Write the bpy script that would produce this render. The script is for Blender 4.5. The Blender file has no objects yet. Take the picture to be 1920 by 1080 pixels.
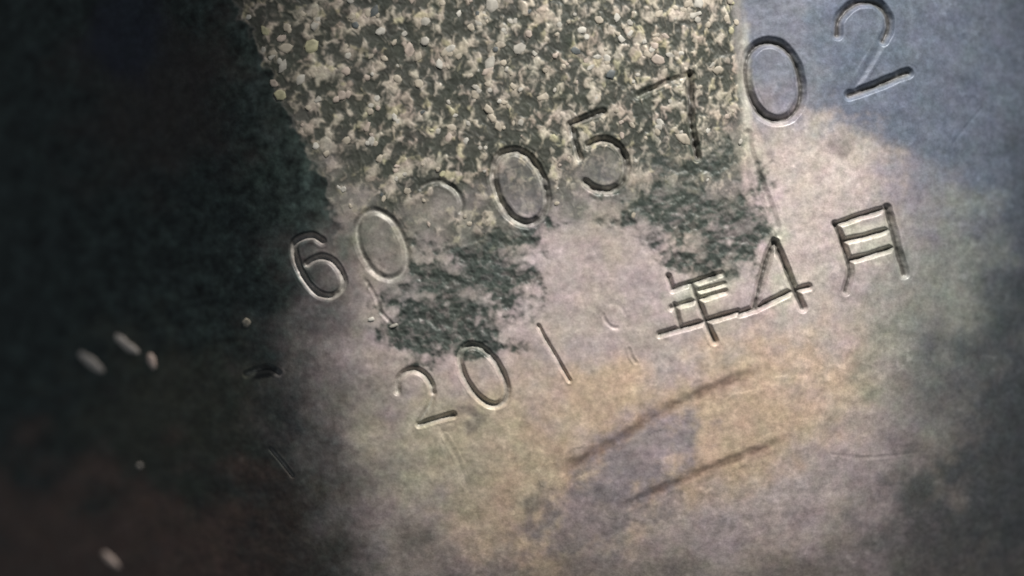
import bpy, math, random
import numpy as np
rng = np.random.default_rng(7); random.seed(7)
sc = bpy.context.scene
C = sc.collection

# ------------------------------------------------------------------ camera, world, lamps, exposure
MM = 0.001
D = 0.150                      # camera height over the stamped face (m)
S = 0.00005                    # one photograph pixel on the face = 0.05 mm
cam_d = bpy.data.cameras.new('camera'); cam = bpy.data.objects.new('camera', cam_d); C.objects.link(cam)
cam.location = (0, 0, D); cam_d.sensor_width = 36.0; cam_d.lens = 36.0 * D / (1920 * S)
cam_d.clip_start = 0.005; cam_d.clip_end = 5.0
cam_d.dof.use_dof = True; cam_d.dof.focus_distance = D + 0.0022; cam_d.dof.aperture_fstop = 6.5
sc.camera = cam

w = bpy.data.worlds.new('World'); sc.world = w; w.use_nodes = True
bg = w.node_tree.nodes['Background']; bg.inputs[0].default_value = (0.80, 0.90, 1.0, 1); bg.inputs[1].default_value = 0.13

def look(o, target):
    from mathutils import Vector
    d = Vector(target) - o.location
    o.rotation_euler = d.to_track_quat('-Z', 'Y').to_euler()
ld = bpy.data.lights.new('inspection_lamp', 'SPOT'); ld.energy = 4.7; ld.color = (1.0, 0.965, 0.925)
ld.shadow_soft_size = 0.010; ld.spot_size = math.radians(28); ld.spot_blend = 1.0
lamp = bpy.data.objects.new('inspection_lamp', ld); C.objects.link(lamp)
lamp.location = (0.070, 0.190, 0.128); look(lamp, (0.0175, 0.0045, 0.0))
lamp['label'] = 'warm inspection lamp above the stamped face'; lamp['category'] = 'lamp'

sc.view_settings.view_transform = 'Standard'; sc.view_settings.look = 'None'
sc.view_settings.gamma = 1.0; sc.view_settings.use_curve_mapping = False; sc.view_settings.exposure = 0.0

# ------------------------------------------------------------------ noise helpers
_perm = rng.permutation(512).astype(np.int64); _perm = np.concatenate([_perm, _perm, _perm])
_ga = rng.uniform(0, 2 * np.pi, 512); _gx, _gy = np.cos(_ga), np.sin(_ga); _rv = rng.uniform(0, 1, (512, 3))
def perlin(x, y, seed=0):
    x = x + seed * 17.31; y = y + seed * 9.77
    xi = np.floor(x).astype(np.int64); yi = np.floor(y).astype(np.int64)
    xf, yf = x - xi, y - yi
    u = xf * xf * xf * (xf * (xf * 6 - 15) + 10); v = yf * yf * yf * (yf * (yf * 6 - 15) + 10)
    def g(ix, iy, dx, dy):
        h = _perm[(_perm[ix & 511] + iy) & 511]
        return _gx[h] * dx + _gy[h] * dy
    a = g(xi, yi, xf, yf); b = g(xi + 1, yi, xf - 1, yf)
    c = g(xi, yi + 1, xf, yf - 1); d = g(xi + 1, yi + 1, xf - 1, yf - 1)
    return ((a + u * (b - a)) * (1 - v) + (c + u * (d - c)) * v) * 1.5
def fbm(x, y, scale, octaves=4, seed=0, gain=0.5):
    r = 0; a = 1.0; s = 1.0 / scale
    for o in range(octaves):
        r = r + a * perlin(x * s, y * s, seed + o * 3.1); a *= gain; s *= 2.03
    return r
def worley(x, y, scale, seed=0):
    x = x / scale + seed * 13.7; y = y / scale + seed * 5.3
    xi = np.floor(x).astype(np.int64); yi = np.floor(y).astype(np.int64)
    f1 = np.full(x.shape, 9.0); cid = np.zeros(x.shape, np.int64)
    for dx in (-1, 0, 1):
        for dy in (-1, 0, 1):
            h = _perm[(_perm[(xi + dx) & 511] + yi + dy) & 511]
            d = np.hypot(xi + dx + _rv[h, 0] - x, yi + dy + _rv[h, 1] - y)
            m = d < f1; f1 = np.where(m, d, f1); cid = np.where(m, h, cid)
    return f1, cid
def sst(a, b, x):
    t = np.clip((x - a) / (b - a), 0, 1); return t * t * (3 - 2 * t)
def blob(px, py, cx, cy, rx, ry, ang=0, soft=0.5, warp=None):
    c, s = math.cos(math.radians(ang)), math.sin(math.radians(ang))
    dx, dy = px - cx, py - cy
    r = np.hypot((dx * c + dy * s) / rx, (-dx * s + dy * c) / ry)
    if warp is not None: r = r + warp
    return 1 - sst(1 - soft, 1 + soft, r)

# ------------------------------------------------------------------ the casing's large form (metres; x right, y up, z to the viewer)
EY = np.array([-900, -200, 0, 100, 200, 320, 430, 560, 700, 850, 1000, 1080, 1300, 2200.])
EX = np.array([20, 340, 432, 478, 524, 590, 628, 585, 560, 585, 640, 670, 760, 1000.])
def edge_x(Y): return np.interp(Y, EY, EX)          # the shoulder line where the flank starts to fall away
def shoulder_x(Y):
    t = np.clip(Y, -400, 1500) / 1000
    return 432 + 440 * t - 215 * t * t + 0.30 * (Y - np.clip(Y, -400, 1500))
def form(x, y):
    X, Y = x / S + 960, 540 - y / S
    s = (shoulder_x(Y) + 60 - X) * S                  # distance left of the shoulder
    slope, soft = 0.80, 0.010
    flank = -slope * np.where(s > 0, np.where(s < soft, s * s / (2 * soft), s - soft / 2), 0)
    dome = -(np.clip(x - 0.012, 0, None) ** 2) / (2 * 0.085) - (np.clip(-y - 0.006, 0, None) ** 2) / (2 * 0.085) - (np.clip(y - 0.02, 0, None) ** 2) / (2 * 0.3)
    return np.maximum(flank + dome, -0.075)
def to_px(x, y):
    k = D / (D - form(x, y))
    return x * k / S + 960, 540 - y * k / S
def from_px(px, py):
    X, Y = (np.asarray(px, float) - 960) * S, (540 - np.asarray(py, float)) * S
    x, y = X, Y
    for _ in range(12):
        k = (D - form(x, y)) / D; x = X * k; y = Y * k
    return x, y

# ------------------------------------------------------------------ stamped characters, traced stroke by stroke
def crop(ox, oy, sc_, pts): return [(ox + a / sc_, oy + b / sc_) for a, b in pts]
def smooth(pts, n=8):
    p = [np.array(q, float) for q in pts]; p = [2 * p[0] - p[1]] + p + [2 * p[-1] - p[-2]]; out = []
    for i in range(1, len(p) - 2):
        for k in range(n):
            t = k / n
            out.append(0.5 * (2 * p[i] + (p[i + 1] - p[i - 1]) * t + (2 * p[i - 1] - 5 * p[i] + 4 * p[i + 1] - p[i + 2]) * t * t + (3 * p[i] - p[i - 1] - 3 * p[i + 1] + p[i + 2]) * t ** 3))
    out.append(p[-2]); return out
def oval(cx, cy, tx, ty, b, a0=0, a1=360, n=40, pw=0.94):
    L = math.hypot(tx, ty); ux, uy = tx / L, ty / L; out = []
    for k in range(n + 1):
        t = math.radians(a0 + (a1 - a0) * k / n); c, s = math.cos(t), math.sin(t)
        c = math.copysign(abs(c) ** pw, c); s = math.copysign(abs(s) ** pw, s)
        out.append((cx + ux * L * c - uy * b * s, cy + uy * L * c + ux * b * s))
    return out
A = lambda p: crop(500, 400, 4.91, p)
B = lambda p: crop(900, 0, 2.571, p)
Cc = lambda p: crop(1340, 0, 2.571, p)
E = lambda p: crop(700, 600, 3.84, p)
F = lambda p: crop(1200, 370, 3.485, p)
# (part name, label, [(points, half width px, depth mm), ...])
CH = [
 ('stamped_digit', 'stamped digit 6 at the dark shoulder', [
   (smooth(A([(508, 258), (430, 212), (340, 222), (268, 262), (245, 330), (262, 420), (300, 520), (350, 610), (420, 700), (500, 752), (590, 768), (660, 735), (705, 670), (700, 590), (655, 500), (590, 432), (510, 408), (435, 425), (375, 470)])), 10, .34)]),
 ('stamped_digit', 'shallow stamped digit 0 beside the 6', [(oval(716, 459, 27, 61, 41), 9.5, .17)]),
 ('stamped_digit', 'nearly erased stamped digit 2', [
   (smooth([(790, 352), (802, 344), (823, 341), (842, 347), (857, 361), (865, 378), (864, 396)]), 8, .15),
   (smooth([(842, 467), (872, 458), (903, 446)]), 7, .05)]),
 ('stamped_digit', 'stamped digit 0 in the middle of the number', [(oval(975, 351, 26, 66, 45), 11.5, .34)]),
 ('stamped_digit', 'stamped digit 5', [
   (B([(592, 540), (520, 566), (438, 600), (450, 670), (478, 765)]), 10.5, .36),
   (smooth(B([(520, 700), (585, 675), (645, 690), (690, 745), (703, 815), (688, 880), (640, 912), (590, 918), (545, 905), (510, 880)])), 11, .36)]),
 ('stamped_digit', 'stamped digit 7', [
   (B([(765, 462), (880, 408), (1012, 358)]), 9.5, .26),
   (smooth(B([(1012, 358), (1012, 440), (1014, 530), (1024, 640), (1048, 760)])), 10.5, .42)]),
 ('stamped_digit', 'deep stamped digit 0 on the blue-grey paint', [(oval(1450, 152, 17, 73, 50), 12.5, .46)]),
 ('stamped_digit', 'large stamped digit 2 at the end of the number', [
   (smooth(Cc([(592, 165), (598, 100), (645, 38), (715, 8), (785, 18), (832, 75), (840, 135), (815, 195)])), 12.5, .44),
   (smooth(Cc([(815, 195), (775, 260), (720, 350), (655, 452)])), 10, .10),
   (Cc([(650, 458), (780, 412), (932, 350)]), 12.5, .46)]),
 ('stamped_digit', 'stamped digit 2 opening the date', [
   (smooth(E([(172, 515), (180, 430), (230, 375), (300, 360), (365, 390), (412, 455), (428, 525)])), 9, .32),
   (smooth(E([(428, 525), (410, 600), (330, 740)])), 8, .17),
   (E([(328, 752), (450, 718), (575, 682)]), 8.5, .34)]),
 ('stamped_digit', 'stamped digit 0 of the date', [(oval(906, 703, 33, 53, 33), 9.5, .33)]),
 ('stamped_digit', 'thin stamped digit 1 of the date', [(smooth(E([(1190, 45), (1240, 140), (1305, 250), (1360, 345), (1412, 435)])), 6, .22)]),
 ('stamped_digit', 'worn stamped digit of the date, barely readable', [
   (oval(1152, 592, 12, 20, 19, 20, 120), 5, .06), (oval(1152, 592, 12, 20, 19, 150, 290), 5, .022), (smooth([(1180, 655), (1184, 668), (1192, 680)]), 5, .05)]),
 ('stamped_character', 'stamped character for year', [
   (F([(185, 520), (212, 600)]), 8.5, .30), (F([(212, 600), (360, 555), (530, 497)]), 8.5, .28),
   (F([(385, 612), (550, 566)]), 7, .24), (F([(205, 722), (380, 668), (555, 615)]), 8.5, .27),
   (F([(228, 705), (262, 842)]), 8, .28), (F([(128, 895), (410, 815), (640, 748)]), 9, .34),
   (smooth(F([(345, 575), (385, 690), (430, 810), (488, 940)])), 9.5, .34)]),
 ('stamped_digit', 'stamped digit 4 under the long scratch', [
   (smooth(F([(880, 292), (835, 400), (795, 540), (752, 722)])), 11.5, .55), (smooth(F([(880, 292), (935, 420), (990, 560), (1062, 722)])), 11, .44),
   (F([(655, 758), (765, 722), (980, 618), (1102, 584)]), 9.5, .36)]),
 ('stamped_character', 'stamped character for month', [
   (smooth(F([(1278, 178), (1320, 290), (1358, 405), (1372, 500), (1345, 615)])), 10.5, .5), (F([(1278, 178), (1440, 122), (1612, 72)]), 9, .34),
   (smooth(F([(1612, 72), (1650, 220), (1690, 370), (1728, 500)])), 12, .44), (F([(1320, 288), (1480, 252), (1640, 206)]), 8.5, .36),
   (F([(1362, 412), (1500, 376), (1660, 326)]), 9, .38)]),
]
MARKS = [
 ('scratch', 'long vertical scratch running into the 4', [(smooth([(1402, 250), (1408, 285), (1424, 335), (1447, 395), (1459, 440)]), 10, .15)]),
 ('scratch', 'ragged scratch below the second digit', [(smooth([(688, 528), (704, 556), (716, 586), (738, 610)]), 5, .07)]),
 ('gouge', 'dark gouge on the shoulder', [(smooth([(462, 702), (485, 693), (505, 690), (522, 700)]), 8, .16)]),
 ('scratch', 'short pale scratch on the dark flank', [(smooth([(508, 842), (528, 866), (548, 892)]), 5, .16)]),
 ('scratch', 'fine pale scratch on the blue-grey paint', [(smooth([(1788, 268), (1812, 236), (1840, 204)]), 4, .028)]),
 ('scratch', 'fine level scratch low on the right side', [(smooth([(1560, 852), (1630, 858), (1720, 848)]), 5, .022)]),
 ('scratch', 'fine steep scratch below the date', [(smooth([(836, 820), (858, 862), (880, 925)]), 6, .022)]),
 ('streak', 'upper brown streak below the date', [(smooth([(1035, 893), (1100, 860), (1160, 826), (1230, 782), (1310, 742), (1460, 682)]), 17, .13)]),
 ('streak', 'lower brown streak below the date', [(smooth([(1150, 957), (1205, 934), (1270, 905), (1360, 868), (1510, 812)]), 13, .10)]),
]

# ------------------------------------------------------------------ the face as one fine height field
STEP = 1.95
fx = np.arange(-230, 2070, STEP); fy = np.arange(-110, 1190, STEP)
gl = fx[0] - np.cumsum(np.geomspace(4, 170, 26))[::-1]; gr = fx[-1] + np.cumsum(np.geomspace(4, 150, 24))
gt = fy[0] - np.cumsum(np.geomspace(4, 150, 24))[::-1]; gb = fy[-1] + np.cumsum(np.geomspace(4, 150, 24))
gx = np.concatenate([gl, fx, gr]); gy = np.concatenate([gt, fy, gb])
NX, NY = len(gx), len(gy)
X0 = (gx - 960) * S; Y0 = (540 - gy) * S
# the flank lies deeper, so the sheet has to reach a little further there
VX, VY = np.meshgrid(X0 * 1.0, Y0)
PX, PY = to_px(VX, VY)
Z = form(VX, VY)

dep = np.zeros_like(Z); lip = np.zeros_like(Z); owner = np.full(Z.shape, -1, np.int32); best = np.full(Z.shape, 1.45)
groove = np.zeros_like(Z); streak = np.zeros_like(Z)
wob = perlin(PX / 22, PY / 22, 3) * 0.10
rough_top = sst(560, 620, PX) * (1 - sst(1380, 1400, PX)) * (1 - sst(330, 460, PY))
dmod = 1 + rough_top * .5 * perlin(PX / 15, PY / 15, 8) + 0.28 * perlin(PX / 40, PY / 40, 5) + 0.12 * perlin(PX / 9, PY / 9, 6)
for ci, (nm, lb, strokes) in enumerate(CH + MARKS):
    for pts, hw, d in strokes:
        hw = hw * (.96 if ci < len(CH) else 1)
        P = np.array(pts); pad = hw * 2.4
        m = (PX > P[:, 0].min() - pad) & (PX < P[:, 0].max() + pad) & (PY > P[:, 1].min() - pad) & (PY < P[:, 1].max() + pad)
        qx, qy = PX[m], PY[m]; dd = np.full(qx.shape, 1e9)
        for a, b in zip(P[:-1], P[1:]):
            v = b - a; L2 = max(v @ v, 1e-9); t = np.clip(((qx - a[0]) * v[0] + (qy - a[1]) * v[1]) / L2, 0, 1)
            dd = np.minimum(dd, np.hypot(qx - a[0] - t * v[0], qy - a[1] - t * v[1]))
        t = dd / hw + (wob[m] if nm != 'streak' else wob[m] * 3)
        if nm == 'streak':
            prof = np.where(t < 1, 0.5 + 0.5 * np.cos(np.pi * np.clip(t, 0, 1)), 0); k = d * MM * prof
        else:                                         # a V-shaped punch mark with a slightly rounded floor and rim
            tt = np.clip(t, 0, 1.2); prof = np.clip(1.06 - np.sqrt(tt * tt + .03) - .02, 0, 1); prof = prof * prof / (prof + .08) * 1.09
            k = 1.55 * d * MM * dmod[m] * prof
        if nm == 'streak':
            ends = sst(0, 60, np.hypot(qx - P[0, 0], qy - P[0, 1])) * sst(0, 90, np.hypot(qx - P[-1, 0], qy - P[-1, 1])); k = k * ends
            streak[m] = np.maximum(streak[m], ends * np.where(t < 1.5, np.cos(np.clip(t / 1.5, 0, 1) * np.pi / 2) ** 1.5, 0))
        else:
            groove[m] = np.maximum(groove[m], prof * min(1, d / .32))
            lip[m] = np.maximum(lip[m], 0.0 * d * MM * np.exp(-((t - 1.35) / .3) ** 2))
        dep[m] = np.maximum(dep[m], k)
        bt = best[m]; take = t < bt; o = owner[m]; o[take] = ci; owner[m] = o; bt[take] = t[take]; best[m] = bt

# ---- where the crust and the stains are
w1 = fbm(PX, PY, 90, 4, 11); w2 = fbm(PX, PY, 34, 3, 21); w3 = fbm(PX, PY, 14, 3, 31)
def crust_mask(px, py, wa, wb):
    left = sst(-4, 10, px - edge_x(py) - 6 + 14 * wb)
    rx = np.interp(py, [-300, 0, 200, 260, 340, 500], [1372, 1378, 1390, 1405, 1420, 1440])
    right = sst(-2, 12, rx - px + 5 * wb)
    by = np.interp(px, [400, 560, 640, 740, 880, 1000, 1150, 1300, 1430], [330, 345, 435, 455, 470, 425, 380, 345, 320])
    bottom = sst(-30, 130, by - py + 70 * wa + 30 * wb)
    return left * right * bottom
crust = crust_mask(PX, PY, w1, w2)
near = 1 - sst(1.0, 2.6, best)  # unused beyond strokes
fg = 1 - sst(0.0, 0.35, groove)
# smooth discs inside the stamped zeros
inside = np.zeros_like(Z)
for cx, cy, tx, ty, b in ((975, 351, 26, 66, 45), (1450, 152, 17, 73, 50), (716, 459, 27, 61, 41)):
    L = math.hypot(tx, ty); inside = np.maximum(inside, blob(PX, PY, cx, cy, L, b, math.degrees(math.atan2(ty, tx)), .12))
inside = np.maximum(inside, .6 * blob(PX, PY, 830, 385, 30, 28, 0, .4)); inside = np.maximum(inside, blob(PX, PY, 1130, 320, 40, 36, 0, .3))
cr = crust * fg * (1 - .85 * inside)
stain = np.zeros_like(Z)
rag = 0.55 * w2 + 0.22 * w3 + .45 * w1
for a in ((850, 560, 110, 75, 10), (905, 520, 80, 60, -20), (800, 610, 70, 55, 0), (880, 640, 75, 30, 0), (930, 450, 90, 26, -20),
          (1270, 300, 130, 60, 20), (1340, 470, 80, 50, -10), (1270, 390, 120, 60, 10), (1390, 420, 50, 70, 0), (1180, 395, 20, 30, 0), (1235, 200, 50, 60, 0)):
    stain = np.maximum(stain, blob(PX, PY, a[0], a[1], a[2], a[3], a[4], .42, rag))
stain *= (1 - .5 * inside) * (1 - .12 * sst(1050, 1150, PX)) * (1 - .35 * sst(.1, .6, fbm(PX + .5 * PY, PY * 1.8, 55, 3, 111)))
wf, wid = worley(PX + 6 * w2, PY + 6 * w2, 15, 2)
wf2, wid2 = worley(PX + 5 * w3, PY + 5 * w3, 8, 4)
kx, ky = PX + 9 * fbm(PX, PY, 20, 2, 81), PY + 9 * fbm(PX, PY, 20, 2, 83)
lumps = .5 + .50 * fbm(kx, ky, np.interp(PX, [430, 900, 1400], [37, 29, 23]), 3, 85, .62) + .16 * (.55 - np.clip(wf, 0, 1)) + .10 * (.5 - np.clip(wf2, 0, 1))
shade_left = sst(-60, 160, edge_x(PY) + 55 - PX + 60 * w1 + 25 * w2)      # the flank's shade, painted in as dark colour
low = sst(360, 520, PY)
shade_low = sst(-150, 260, edge_x(PY) + 75 - PX + 70 * w1 + 16 * w2)  # softer painted shade falloff for the lower flank
shade_low = (1 - (1 - shade_low) ** 1.5) * low

Z = Z - dep + lip + cr * np.clip(lumps - .5, -.4, .5) * .12 * MM + stain * (1 - cr) * (w3 * .07 + w2 * .08) * MM
Z += (w1 * .05 + w2 * .012 + w3 * .006) * MM * (1 - .7 * (owner >= 0))
# small pits
pf, pid = worley(PX, PY, 42, 9)
pit = (1 - sst(.03, .03 + .10 * _rv[pid, 0], pf)) * (_rv[pid, 2] > 2)
Z -= pit * .10 * MM * (1 - crust)

# ---- the surface's colours (paint, bare primer, rust, residue), with shade and falloff painted in
def mix(c, col, m): return c * (1 - m[..., None]) + np.array(col) * m[..., None]
col = np.ones(Z.shape + (3,)) * np.array((.42, .355, .34))
col = mix(col, (.42, .36, .31), .75 * sst(-.1, .5, fbm(PX, PY, 150, 3, 41)))
col = mix(col, (.39, .32, .32), .7 * sst(0, .6, fbm(PX, PY, 120, 3, 47)))
tan = np.maximum.reduce([blob(PX, PY, 1330, 800, 300, 120, -22, .5, w1 * .4), blob(PX, PY, 1000, 900, 180, 180, 0, .6, w1 * .4), blob(PX, PY, 1150, 740, 100, 60, 0, .5, w1 * .4), blob(PX, PY, 1020, 1040, 60, 90, 0, .5, w1 * .3)])
col = mix(col, (.52, .395, .285), .95 * tan)
col = mix(col, (.31, .27, .285), .9 * blob(PX, PY, 1205, 850, 110, 62, -30, .5, w2 * .4))
col = mix(col, (.27, .235, .245), .8 * blob(PX, PY, 1120, 960, 130, 70, -25, .5, w2 * .4))
col = mix(col, (.40, .37, .27), .7 * blob(PX, PY, 830, 850, 150, 110, 0, .6, w1 * .5))
blue = sst(-140, 190, (PX - np.interp(PY, [-300, 0, 200, 300, 420, 560, 800, 1200], [1365, 1370, 1420, 1640, 1720, 1800, 1900, 1960])) + 50 * w1 + 20 * w2)
blue_sharp = sst(-6, 8, PX - np.interp(PY, [-300, 0, 200, 400], [1380, 1384, 1398, 1500])) * (1 - sst(130, 340, PY + 40 * w1))
col = mix(col, (.122, .142, .182), np.maximum(blue, blue_sharp * .9))
col = mix(col, (.19, .21, .185), .75 * blob(PX, PY, 1760, 590, 130, 200, 10, .5, w1 * .5))
beige = np.maximum(blob(PX, PY, 1550, 330, 100, 85, 30, .65, w2 * .5 + w1 * .3), blob(PX, PY, 1490, 470, 60, 130, 0, .4, w2 * .4))
col = mix(col, (.50, .435, .395), .85 * beige)
col = mix(col, (.048, .056, .060), .93 * sst(-130, 190, (PX - np.interp(PY, [200, 500, 700, 900, 1080, 1300], [1990, 1830, 1720, 1650, 1560, 1400])) + 90 * w1 + 30 * w2))  # lower right coloured dark to stand in for light falling off
col = mix(col, (.15, .13, .115), .65 * sst(960, 1150, PY + 70 * w1 + 20 * w2))  # light falloff towards the bottom edge, painted as darker colour
for a in ((1456, 442, 26, 18, 0), (1622, 452, 52, 40, -18), (1395, 180, 14, 120, 0), (1315, 545, 70, 26, -20), (1470, 545, 22, 34, 0)):
    col = mix(col, (.50, .49, .40), .65 * blob(PX, PY, *a[:5], .45, w2 * .35))
# residue and crust ground
col = mix(col, (.17, .17, .145), .70 * sst(-40, 120, np.interp(PX, [400, 640, 740, 900, 1050, 1200, 1430], [380, 470, 560, 540, 450, 440, 420]) - PY + 80 * w1 + 30 * w2) * (1 - sst(1385, 1400, PX)))
for a in ((985, 350, 42, 66, 0), (1140, 322, 24, 20, 0)):
    col = mix(col, (.095, .095, .105), .62 * blob(PX, PY, *a, .5, w2 * .9 + w3 * .4))
col = mix(col, (.044, .058, .049), .95 * np.clip(stain * 1.15, 0, 1) * (1 - .22 * sst(.05, .5, fbm(PX, PY, 16, 3, 91))))
gnd = np.array((.056, .059, .048)) * np.ones_like(col)
cellv = _rv[wid, 2]; cellw = _rv[wid2, 2]
pale = np.stack([.345 + .13 * cellw, .305 + .12 * cellw, .245 + .10 * cellw], -1)
pk = sst(.1, .55, fbm(PX, PY, 60, 2, 61))[..., None]; pale = pale * (1 - .55 * pk) + np.array((.36, .285, .235)) * .55 * pk
yg = (sst(.25, .6, fbm(PX, PY, 30, 2, 67)))[..., None]; pale = pale * (1 - .6 * yg) + np.array((.40, .37, .22)) * .6 * yg
f = sst(.42, .92, lumps + .08 * w3 + .22 * fbm(PX, PY, 75, 2, 95) + np.interp(PX, [430, 900, 1380], [.02, 0, .06]))[..., None]
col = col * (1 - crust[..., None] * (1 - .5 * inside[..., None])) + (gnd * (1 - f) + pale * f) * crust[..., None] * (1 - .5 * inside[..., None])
# near-black flank colour, with the flank's shade painted into it
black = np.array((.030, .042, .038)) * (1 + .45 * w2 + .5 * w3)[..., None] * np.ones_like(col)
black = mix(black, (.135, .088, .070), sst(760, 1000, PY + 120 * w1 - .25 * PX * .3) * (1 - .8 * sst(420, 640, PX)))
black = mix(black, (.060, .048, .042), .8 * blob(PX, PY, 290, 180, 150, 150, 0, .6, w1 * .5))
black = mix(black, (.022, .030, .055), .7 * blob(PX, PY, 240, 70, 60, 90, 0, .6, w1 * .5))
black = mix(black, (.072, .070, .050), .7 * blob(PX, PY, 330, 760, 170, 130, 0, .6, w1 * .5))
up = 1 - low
bm_ = up * np.maximum(1 - sst(-4, 10, PX - edge_x(PY) - 6 + 14 * w2), shade_left * (1 - crust)) + shade_low
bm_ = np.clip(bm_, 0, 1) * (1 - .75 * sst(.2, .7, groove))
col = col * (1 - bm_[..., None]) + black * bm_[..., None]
# bare bright metal in the struck grooves, darker brown in the streaks
col = mix(col, (.44, .42, .37), .55 * sst(.22, .55, groove) * (1 - .60 * sst(900, 1400, PX)) * (1 - .35 * blue_sharp))
col = mix(col, (.05, .046, .04), .85 * sst(.48, .82, groove) * (.3 + .7 * sst(700, 1350, PX)))          # grime in the punch marks, darkened to paint in their shaded line
col = mix(col, (.012, .013, .014), .9 * blob(PX, PY, 499, 698, 27, 11, -8, .4, w3 * .5))
col = mix(col, (.13, .08, .06), .62 * np.clip(streak, 0, 1) * np.clip(0.75 + .8 * w2 + .5 * w1, .15, 1.1))
col = mix(col, (.10, .09, .085), .55 * pit * (1 - crust))
for a in ((890, 792, 24, 14, -50), (880, 770, 20, 10, 10), (1445, 290, 8, 8, 0), (1575, 275, 26, 20, 0), (1005, 945, 30, 20, 0)):
    col = mix(col, (.15, .13, .125), .6 * blob(PX, PY, *a[:5], .5, w2 * .3))
fleckd = sst(.25, .75, fbm(PX, PY, 19, 3, 103)) * sst(-.2, .5, fbm(PX, PY, 130, 2, 107))
col = np.clip(col * (1 + .10 * w3 + .17 * w2 + .28 * fleckd * (1 - crust))[..., None], .004, .8)

# ------------------------------------------------------------------ materials
def nodes(m): m.use_nodes = True; return m.node_tree.nodes, m.node_tree.links
def face_material():
    m = bpy.data.materials.new('weathered_metal'); n, l = nodes(m); b = n['Principled BSDF']
    at = n.new('ShaderNodeAttribute'); at.attribute_name = 'paint'
    tc = n.new('ShaderNodeTexCoord')
    def noise(scale, detail=6, rough=.6):
        q = n.new('ShaderNodeTexNoise'); q.inputs['Scale'].default_value = scale; q.inputs['Detail'].default_value = detail; q.inputs['Roughness'].default_value = rough
        l.new(tc.outputs['Object'], q.inputs['Vector']); return q
    n1 = noise(1700); n2 = noise(420, 5); n3 = noise(5200, 3)
    r = n.new('ShaderNodeMapRange'); r.inputs[1].default_value = .3; r.inputs[2].default_value = .7; r.inputs[3].default_value = .78; r.inputs[4].default_value = 1.22
    l.new(n1.outputs['Fac'], r.inputs[0])
    mx = n.new('ShaderNodeMix'); mx.data_type = 'RGBA'; mx.blend_type = 'MULTIPLY'; mx.inputs[0].default_value = 1
    l.new(at.outputs['Color'], mx.inputs[6]); l.new(r.outputs[0], mx.inputs[7])
    r3 = n.new('ShaderNodeMapRange'); r3.inputs[1].default_value = .3; r3.inputs[2].default_value = .7; r3.inputs[3].default_value = .86; r3.inputs[4].default_value = 1.14
    l.new(n3.outputs['Fac'], r3.inputs[0])
    m3 = n.new('ShaderNodeMix'); m3.data_type = 'RGBA'; m3.blend_type = 'MULTIPLY'; m3.inputs[0].default_value = 1
    l.new(mx.outputs[2], m3.inputs[6]); l.new(r3.outputs[0], m3.inputs[7]); mx = m3
    hue = n.new('ShaderNodeMix'); hue.data_type = 'RGBA'; hue.blend_type = 'OVERLAY'; hue.inputs[0].default_value = .10
    l.new(mx.outputs[2], hue.inputs[6]); l.new(n2.outputs['Color'], hue.inputs[7])
    l.new(hue.outputs[2], b.inputs['Base Color'])
    rr = n.new('ShaderNodeMapRange'); rr.inputs[1].default_value = .3; rr.inputs[2].default_value = .7; rr.inputs[3].default_value = .36; rr.inputs[4].default_value = .60
    l.new(n2.outputs['Fac'], rr.inputs[0]); l.new(rr.outputs[0], b.inputs['Roughness'])
    b.inputs['Metallic'].default_value = .12; b.inputs['Specular IOR Level'].default_value = .35
    ad = n.new('ShaderNodeMath'); ad.operation = 'MULTIPLY_ADD'; ad.inputs[1].default_value = .35
    l.new(n3.outputs['Fac'], ad.inputs[0]); l.new(n1.outputs['Fac'], ad.inputs[2])
    bp = n.new('ShaderNodeBump'); bp.inputs['Strength'].default_value = .14; bp.inputs['Distance'].default_value = .00012
    l.new(ad.outputs[0], bp.inputs['Height']); l.new(bp.outputs[0], b.inputs['Normal'])
    return m
def grit_material(name, c, spread=.35, rough=.6):
    m = bpy.data.materials.new(name); n, l = nodes(m); b = n['Principled BSDF']
    tc = n.new('ShaderNodeNewGeometry'); q = n.new('ShaderNodeTexNoise'); q.inputs['Scale'].default_value = 1500; q.inputs['Detail'].default_value = 4
    l.new(tc.outputs['Position'], q.inputs['Vector'])
    cr_ = n.new('ShaderNodeValToRGB'); cr_.color_ramp.elements[0].position = .3; cr_.color_ramp.elements[1].position = .7
    cr_.color_ramp.elements[0].color = tuple(v * (1 - spread) for v in c) + (1,); cr_.color_ramp.elements[1].color = tuple(min(.8, v * (1 + spread)) for v in c) + (1,)
    l.new(q.outputs['Fac'], cr_.inputs[0]); l.new(cr_.outputs[0], b.inputs['Base Color']); b.inputs['Roughness'].default_value = rough
    bp = n.new('ShaderNodeBump'); bp.inputs['Strength'].default_value = .4; bp.inputs['Distance'].default_value = .0001
    l.new(q.outputs['Fac'], bp.inputs['Height']); l.new(bp.outputs[0], b.inputs['Normal'])
    return m
MET = face_material()
GM = [grit_material('grit_pale_grey', (.34, .32, .275)), grit_material('grit_beige', (.34, .30, .235)), grit_material('grit_pinkish', (.36, .30, .25)),
      grit_material('grit_mustard', (.37, .35, .22)), grit_material('grit_slate', (.075, .085, .085)), grit_material('grit_white', (.42, .40, .35))]
FLK = grit_material('fleck_cream', (.60, .53, .47), .2); FLKP = grit_material('fleck_pink', (.74, .54, .46), .2)

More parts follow.
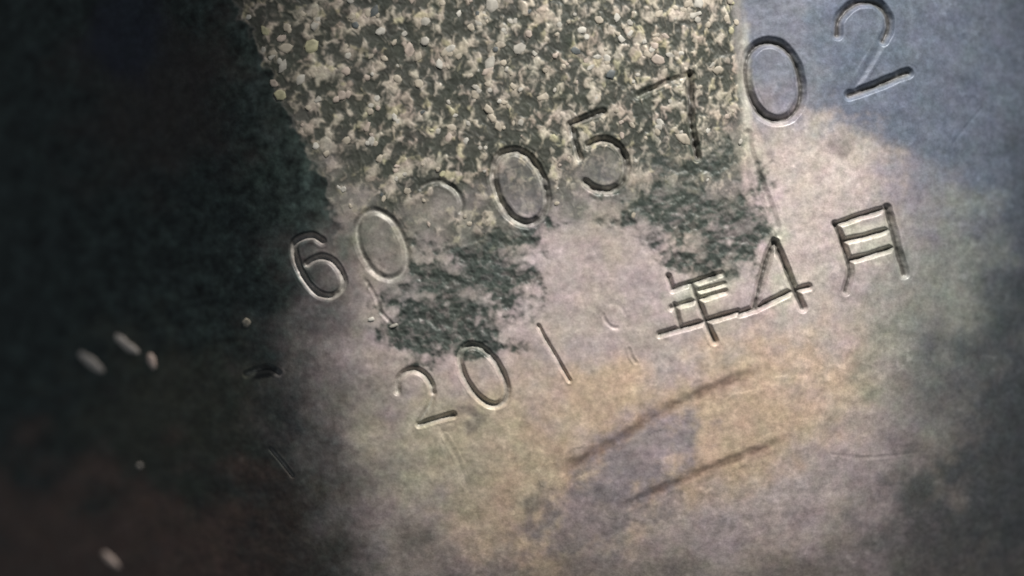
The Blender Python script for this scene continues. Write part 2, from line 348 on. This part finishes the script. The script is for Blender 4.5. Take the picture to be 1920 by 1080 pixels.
# ------------------------------------------------------------------ build the casing: one height field, cut into body and stamped parts
def add(name, me, parent=None, label=None):
    o = bpy.data.objects.new(name, me); C.objects.link(o)
    if parent: o.parent = parent
    if label: o['label'] = label
    return o
casing = bpy.data.objects.new('metal_casing', None); C.objects.link(casing); casing.location = (0, 0, -0.08)
casing.empty_display_size = .02
casing['label'] = 'weathered metal casing stamped with a serial number and a date, flank coloured dark as shade, gritty crust'
casing['category'] = 'metal casing'
ZO = 0.08                                            # parts are stored in the casing's own frame
dzy, dzx = np.gradient(Z); dx = np.gradient(VX, axis=1); dy = np.gradient(VY, axis=0)
NRM = np.stack([-dzx / dx, -dzy / dy, np.ones_like(Z)], -1); NRM /= np.linalg.norm(NRM, axis=-1, keepdims=True)
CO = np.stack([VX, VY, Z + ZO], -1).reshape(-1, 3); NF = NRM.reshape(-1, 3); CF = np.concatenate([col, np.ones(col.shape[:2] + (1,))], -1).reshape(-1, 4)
idx = np.arange(NX * NY).reshape(NY, NX)
Q = np.stack([idx[:-1, :-1], idx[1:, :-1], idx[1:, 1:], idx[:-1, 1:]], -1).reshape(-1, 4)
fo = owner[:-1, :-1].reshape(-1)
def sheet(name, q, extra=None):
    used, inv = np.unique(q.reshape(-1), return_inverse=True); q2 = inv.reshape(-1, 4)
    co, nf, cf = CO[used], NF[used], CF[used]; nv = len(used); nq = len(q2)
    me = bpy.data.meshes.new(name)
    if extra is not None:                             # side walls and back of the solid
        ring = np.concatenate([idx[0, :], idx[1:, -1], idx[-1, -2::-1], idx[-2:0:-1, 0]])
        rm = np.searchsorted(used, ring); k = len(ring)
        low_ = co[rm].copy(); low_[:, 2] = -0.02
        co = np.concatenate([co, low_]); nf = np.concatenate([nf, np.tile([[0, 0, -1.]], (k, 1))]); cf = np.concatenate([cf, np.tile([[.02, .025, .025, 1]], (k, 1))])
        a = np.arange(k); b2 = (a + 1) % k
        side = np.stack([rm[a], rm[b2], nv + b2, nv + a], -1)[:, ::1]
        q2 = np.concatenate([q2, side]); 
        loops = np.concatenate([q2.reshape(-1), nv + a]); starts = np.concatenate([np.arange(len(q2)) * 4, [len(q2) * 4]]); tot = np.concatenate([np.full(len(q2), 4), [k]])
    else:
        loops = q2.reshape(-1); starts = np.arange(nq) * 4; tot = np.full(nq, 4)
    me.vertices.add(len(co)); me.vertices.foreach_set('co', co.astype(np.float32).reshape(-1))
    me.loops.add(len(loops)); me.loops.foreach_set('vertex_index', loops.astype(np.int32))
    me.polygons.add(len(starts)); me.polygons.foreach_set('loop_start', starts.astype(np.int32))
    me.update(calc_edges=True); me.validate()
    me.polygons.foreach_set('use_smooth', np.ones(len(starts), bool))
    at = me.attributes.new('paint', 'FLOAT_COLOR', 'POINT'); at.data.foreach_set('color', cf.astype(np.float32).reshape(-1))
    me.normals_split_custom_set_from_vertices(nf.astype(np.float32).tolist())
    me.materials.append(MET)
    return me
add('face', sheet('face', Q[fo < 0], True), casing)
for ci, (nm, lb, st) in enumerate(CH + MARKS):
    q = Q[fo == ci]
    if len(q): add(nm, sheet(nm, q), casing, lb)

# ------------------------------------------------------------------ grit of the crust
def surf(px, py):
    x, y = from_px(px, py)
    return x, y, form(x, y)
def grain_shape(seed, seg=7):
    r = random.Random(seed); v = []; f = []
    rad = [1 + r.uniform(-.32, .32) for _ in range(seg)]
    for ring, (rr, zz) in enumerate(((1.0, -.25), (.86, .22), (.50, .42))):
        for k in range(seg):
            a = 2 * math.pi * (k + .12 * r.uniform(-1, 1)) / seg; q = rr * rad[k] * (1 + r.uniform(-.1, .1))
            v.append((q * math.cos(a), q * math.sin(a), zz + r.uniform(-.09, .09)))
    v.append((r.uniform(-.1, .1), r.uniform(-.1, .1), .46))
    for ring in range(2):
        for k in range(seg):
            a, b = ring * seg + k, ring * seg + (k + 1) % seg; f.append((a, b, b + seg, a + seg))
    for k in range(seg): f.append((2 * seg + k, 2 * seg + (k + 1) % seg, 3 * seg))
    return v, f
SH = [grain_shape(100 + i) for i in range(10)]
N = 30000
cx = rng.uniform(380, 1460, N); cy = rng.uniform(-140, 520, N)
a1 = fbm(cx, cy, 90, 4, 11); a2 = fbm(cx, cy, 34, 3, 21)
dens = crust_mask(cx, cy, a1, a2) ** 1.3
for i_ in range(1):
    for ox, oy, tx, ty, b in ((975, 351, 26, 66, 45), (1450, 152, 17, 73, 50), (716, 459, 27, 61, 41)):
        L = math.hypot(tx, ty); dens *= 1 - .97 * blob(cx, cy, ox, oy, L + 10, b + 10, math.degrees(math.atan2(ty, tx)), .1)
    for ox, oy, r_ in ((830, 385, 30), (1130, 320, 48)): dens *= 1 - .9 * blob(cx, cy, ox, oy, r_, r_, 0, .3)
size = np.interp(cx, [430, 800, 1100, 1400], [6.6, 6.0, 5.2, 5.6]) * rng.lognormal(0, .28, N)
size *= np.interp(cy, [0, 150, 330, 450], [1.05, 1.0, .8, .7])
kx, ky = cx + 9 * fbm(cx, cy, 20, 2, 81), cy + 9 * fbm(cx, cy, 20, 2, 83)
clump = sst(-.05, .45, fbm(kx, ky, np.interp(cx, [430, 900, 1400], [37, 29, 23]), 3, 85, .62))
keep = rng.uniform(0, 1, N) < dens * clump * .085
cell = {}; G = []
strokes_xy = [np.array(p) for c_ in CH + MARKS[:2] for p, h_, d_ in c_[2]]
allpts = np.concatenate([np.array([a + (b - a) * t for a, b in zip(P[:-1], P[1:]) for t in (0, .25, .5, .75)]) for P in strokes_xy])
for i in np.nonzero(keep)[0]:
    x, y, s = cx[i], cy[i], size[i]; ok = True
    ix, iy = int(x // 16), int(y // 16)
    for ax in (-1, 0, 1):
        for ay in (-1, 0, 1):
            for (u, v, t) in cell.get((ix + ax, iy + ay), ()):
                if (u - x) ** 2 + (v - y) ** 2 < ((s + t) * .62) ** 2: ok = False
    if not ok or np.min((allpts[:, 0] - x) ** 2 + (allpts[:, 1] - y) ** 2) < (s + 9) ** 2: continue
    cell.setdefault((ix, iy), []).append((x, y, s)); G.append((x, y, s))
G = np.array(G); G = G[np.argsort(-G[:, 2])]
gxw, gyw, gzw = surf(G[:, 0], G[:, 1])
e = 1e-4
nxs = -(form(gxw + e, gyw) - form(gxw - e, gyw)) / (2 * e); nys = -(form(gxw, gyw + e) - form(gxw, gyw - e)) / (2 * e)
hue = fbm(G[:, 0], G[:, 1], 60, 2, 61); yel = fbm(G[:, 0], G[:, 1], 30, 2, 67)
from mathutils import Matrix, Vector
mcache = {}
bv, bf, bm_i = [], [], []
for i in range(len(G)):
    s = G[i, 2] * S; k = rng.integers(0, 10)
    u = rng.uniform()
    mt = 4 if u < .04 else (5 if u > .80 else (3 if yel[i] > .6 and u > .3 else (2 if hue[i] > .2 and u > .4 else (1 if u < .5 else 0))))
    rot = Vector((nxs[i], nys[i], 1)).to_track_quat('Z', 'Y').to_matrix().to_4x4() @ Matrix.Rotation(rng.uniform(0, 6.28), 4, 'Z')
    M = Matrix.Translation((gxw[i], gyw[i], gzw[i] + ZO + .045 * MM)) @ rot @ Matrix.Diagonal((s * rng.uniform(.8, 1.5), s * rng.uniform(.7, 1.05), s * rng.uniform(.20, .34), 1))
    if i < 300:
        key = (k, mt)
        if key not in mcache:
            me = bpy.data.meshes.new('grain'); me.from_pydata(SH[k][0], [], SH[k][1]); me.materials.append(GM[mt])
            me.polygons.foreach_set('use_smooth', [True] * len(me.polygons)); mcache[key] = me
        o = add('grain', mcache[key], casing); o.matrix_local = M
    else:
        off = len(bv); bv += [tuple(M @ Vector(p)) for p in SH[k][0]]
        bf += [tuple(off + q for q in fc) for fc in SH[k][1]]; bm_i += [mt] * len(SH[k][1])
me = bpy.data.meshes.new('gritty_crust'); me.from_pydata(bv, [], bf)
for m in GM: me.materials.append(m)
me.polygons.foreach_set('material_index', np.array(bm_i, np.int32)); me.polygons.foreach_set('use_smooth', [True] * len(me.polygons))
o = add('gritty_crust', me, casing, 'pale gritty crust of fine grains'); o['kind'] = 'stuff'
print('grains', len(G))

# ------------------------------------------------------------------ pale flecks on the dark flank
def fleck(px, py, a, b, ang, mat, h=.16, seed=0):
    r = random.Random(seed); x, y, z = (float(v) for v in surf(px, py))
    ex = (form(x + e, y) - form(x - e, y)) / (2 * e); ey = (form(x, y + e) - form(x, y - e)) / (2 * e)
    seg = 14; v = []; f = []
    for rr, zz in ((1.0, -.3), (.93, .45), (.6, .9)):
        for k in range(seg):
            t = 2 * math.pi * k / seg; q = rr * (1 + .16 * math.sin(2 * t + seed) + .19 * r.uniform(-1, 1)); v.append((q * math.cos(t) * a * S, q * math.sin(t) * b * S, zz * h * MM))
    v.append((0, 0, h * MM))
    for ring in range(2):
        for k in range(seg):
            i, j = ring * seg + k, ring * seg + (k + 1) % seg; f.append((i, j, j + seg, i + seg))
    for k in range(seg): f.append((2 * seg + k, 2 * seg + (k + 1) % seg, 3 * seg))
    me = bpy.data.meshes.new('paint_fleck'); me.from_pydata(v, [], f); me.materials.append(mat)
    me.polygons.foreach_set('use_smooth', [True] * len(me.polygons))
    o = add('paint_fleck', me, casing)
    rot = Vector((-ex, -ey, 1)).to_track_quat('Z', 'Y').to_matrix().to_4x4()
    R2 = rot; xa = R2 @ Vector((1, 0, 0)); base = math.atan2(xa.y, xa.x)
    o.matrix_local = Matrix.Translation((x, y, z + ZO)) @ rot @ Matrix.Rotation(math.radians(-ang) - base, 4, 'Z')
fleck(172, 680, 41, 15, 27, FLK, seed=1); fleck(236, 645, 37, 12, 22, FLK, seed=2); fleck(285, 677, 16, 14, 30, FLKP, seed=3)
fleck(462, 605, 13, 8, 160, GM[1], .06, seed=4); fleck(208, 1050, 35, 10, 24, FLKP, .2, seed=5); fleck(262, 873, 7, 5, 0, FLK, .1, seed=6)
fleck(696, 599, 6, 5, 0, GM[5], .1, seed=7); fleck(738, 611, 8, 4, 160, GM[0], .08, seed=8)
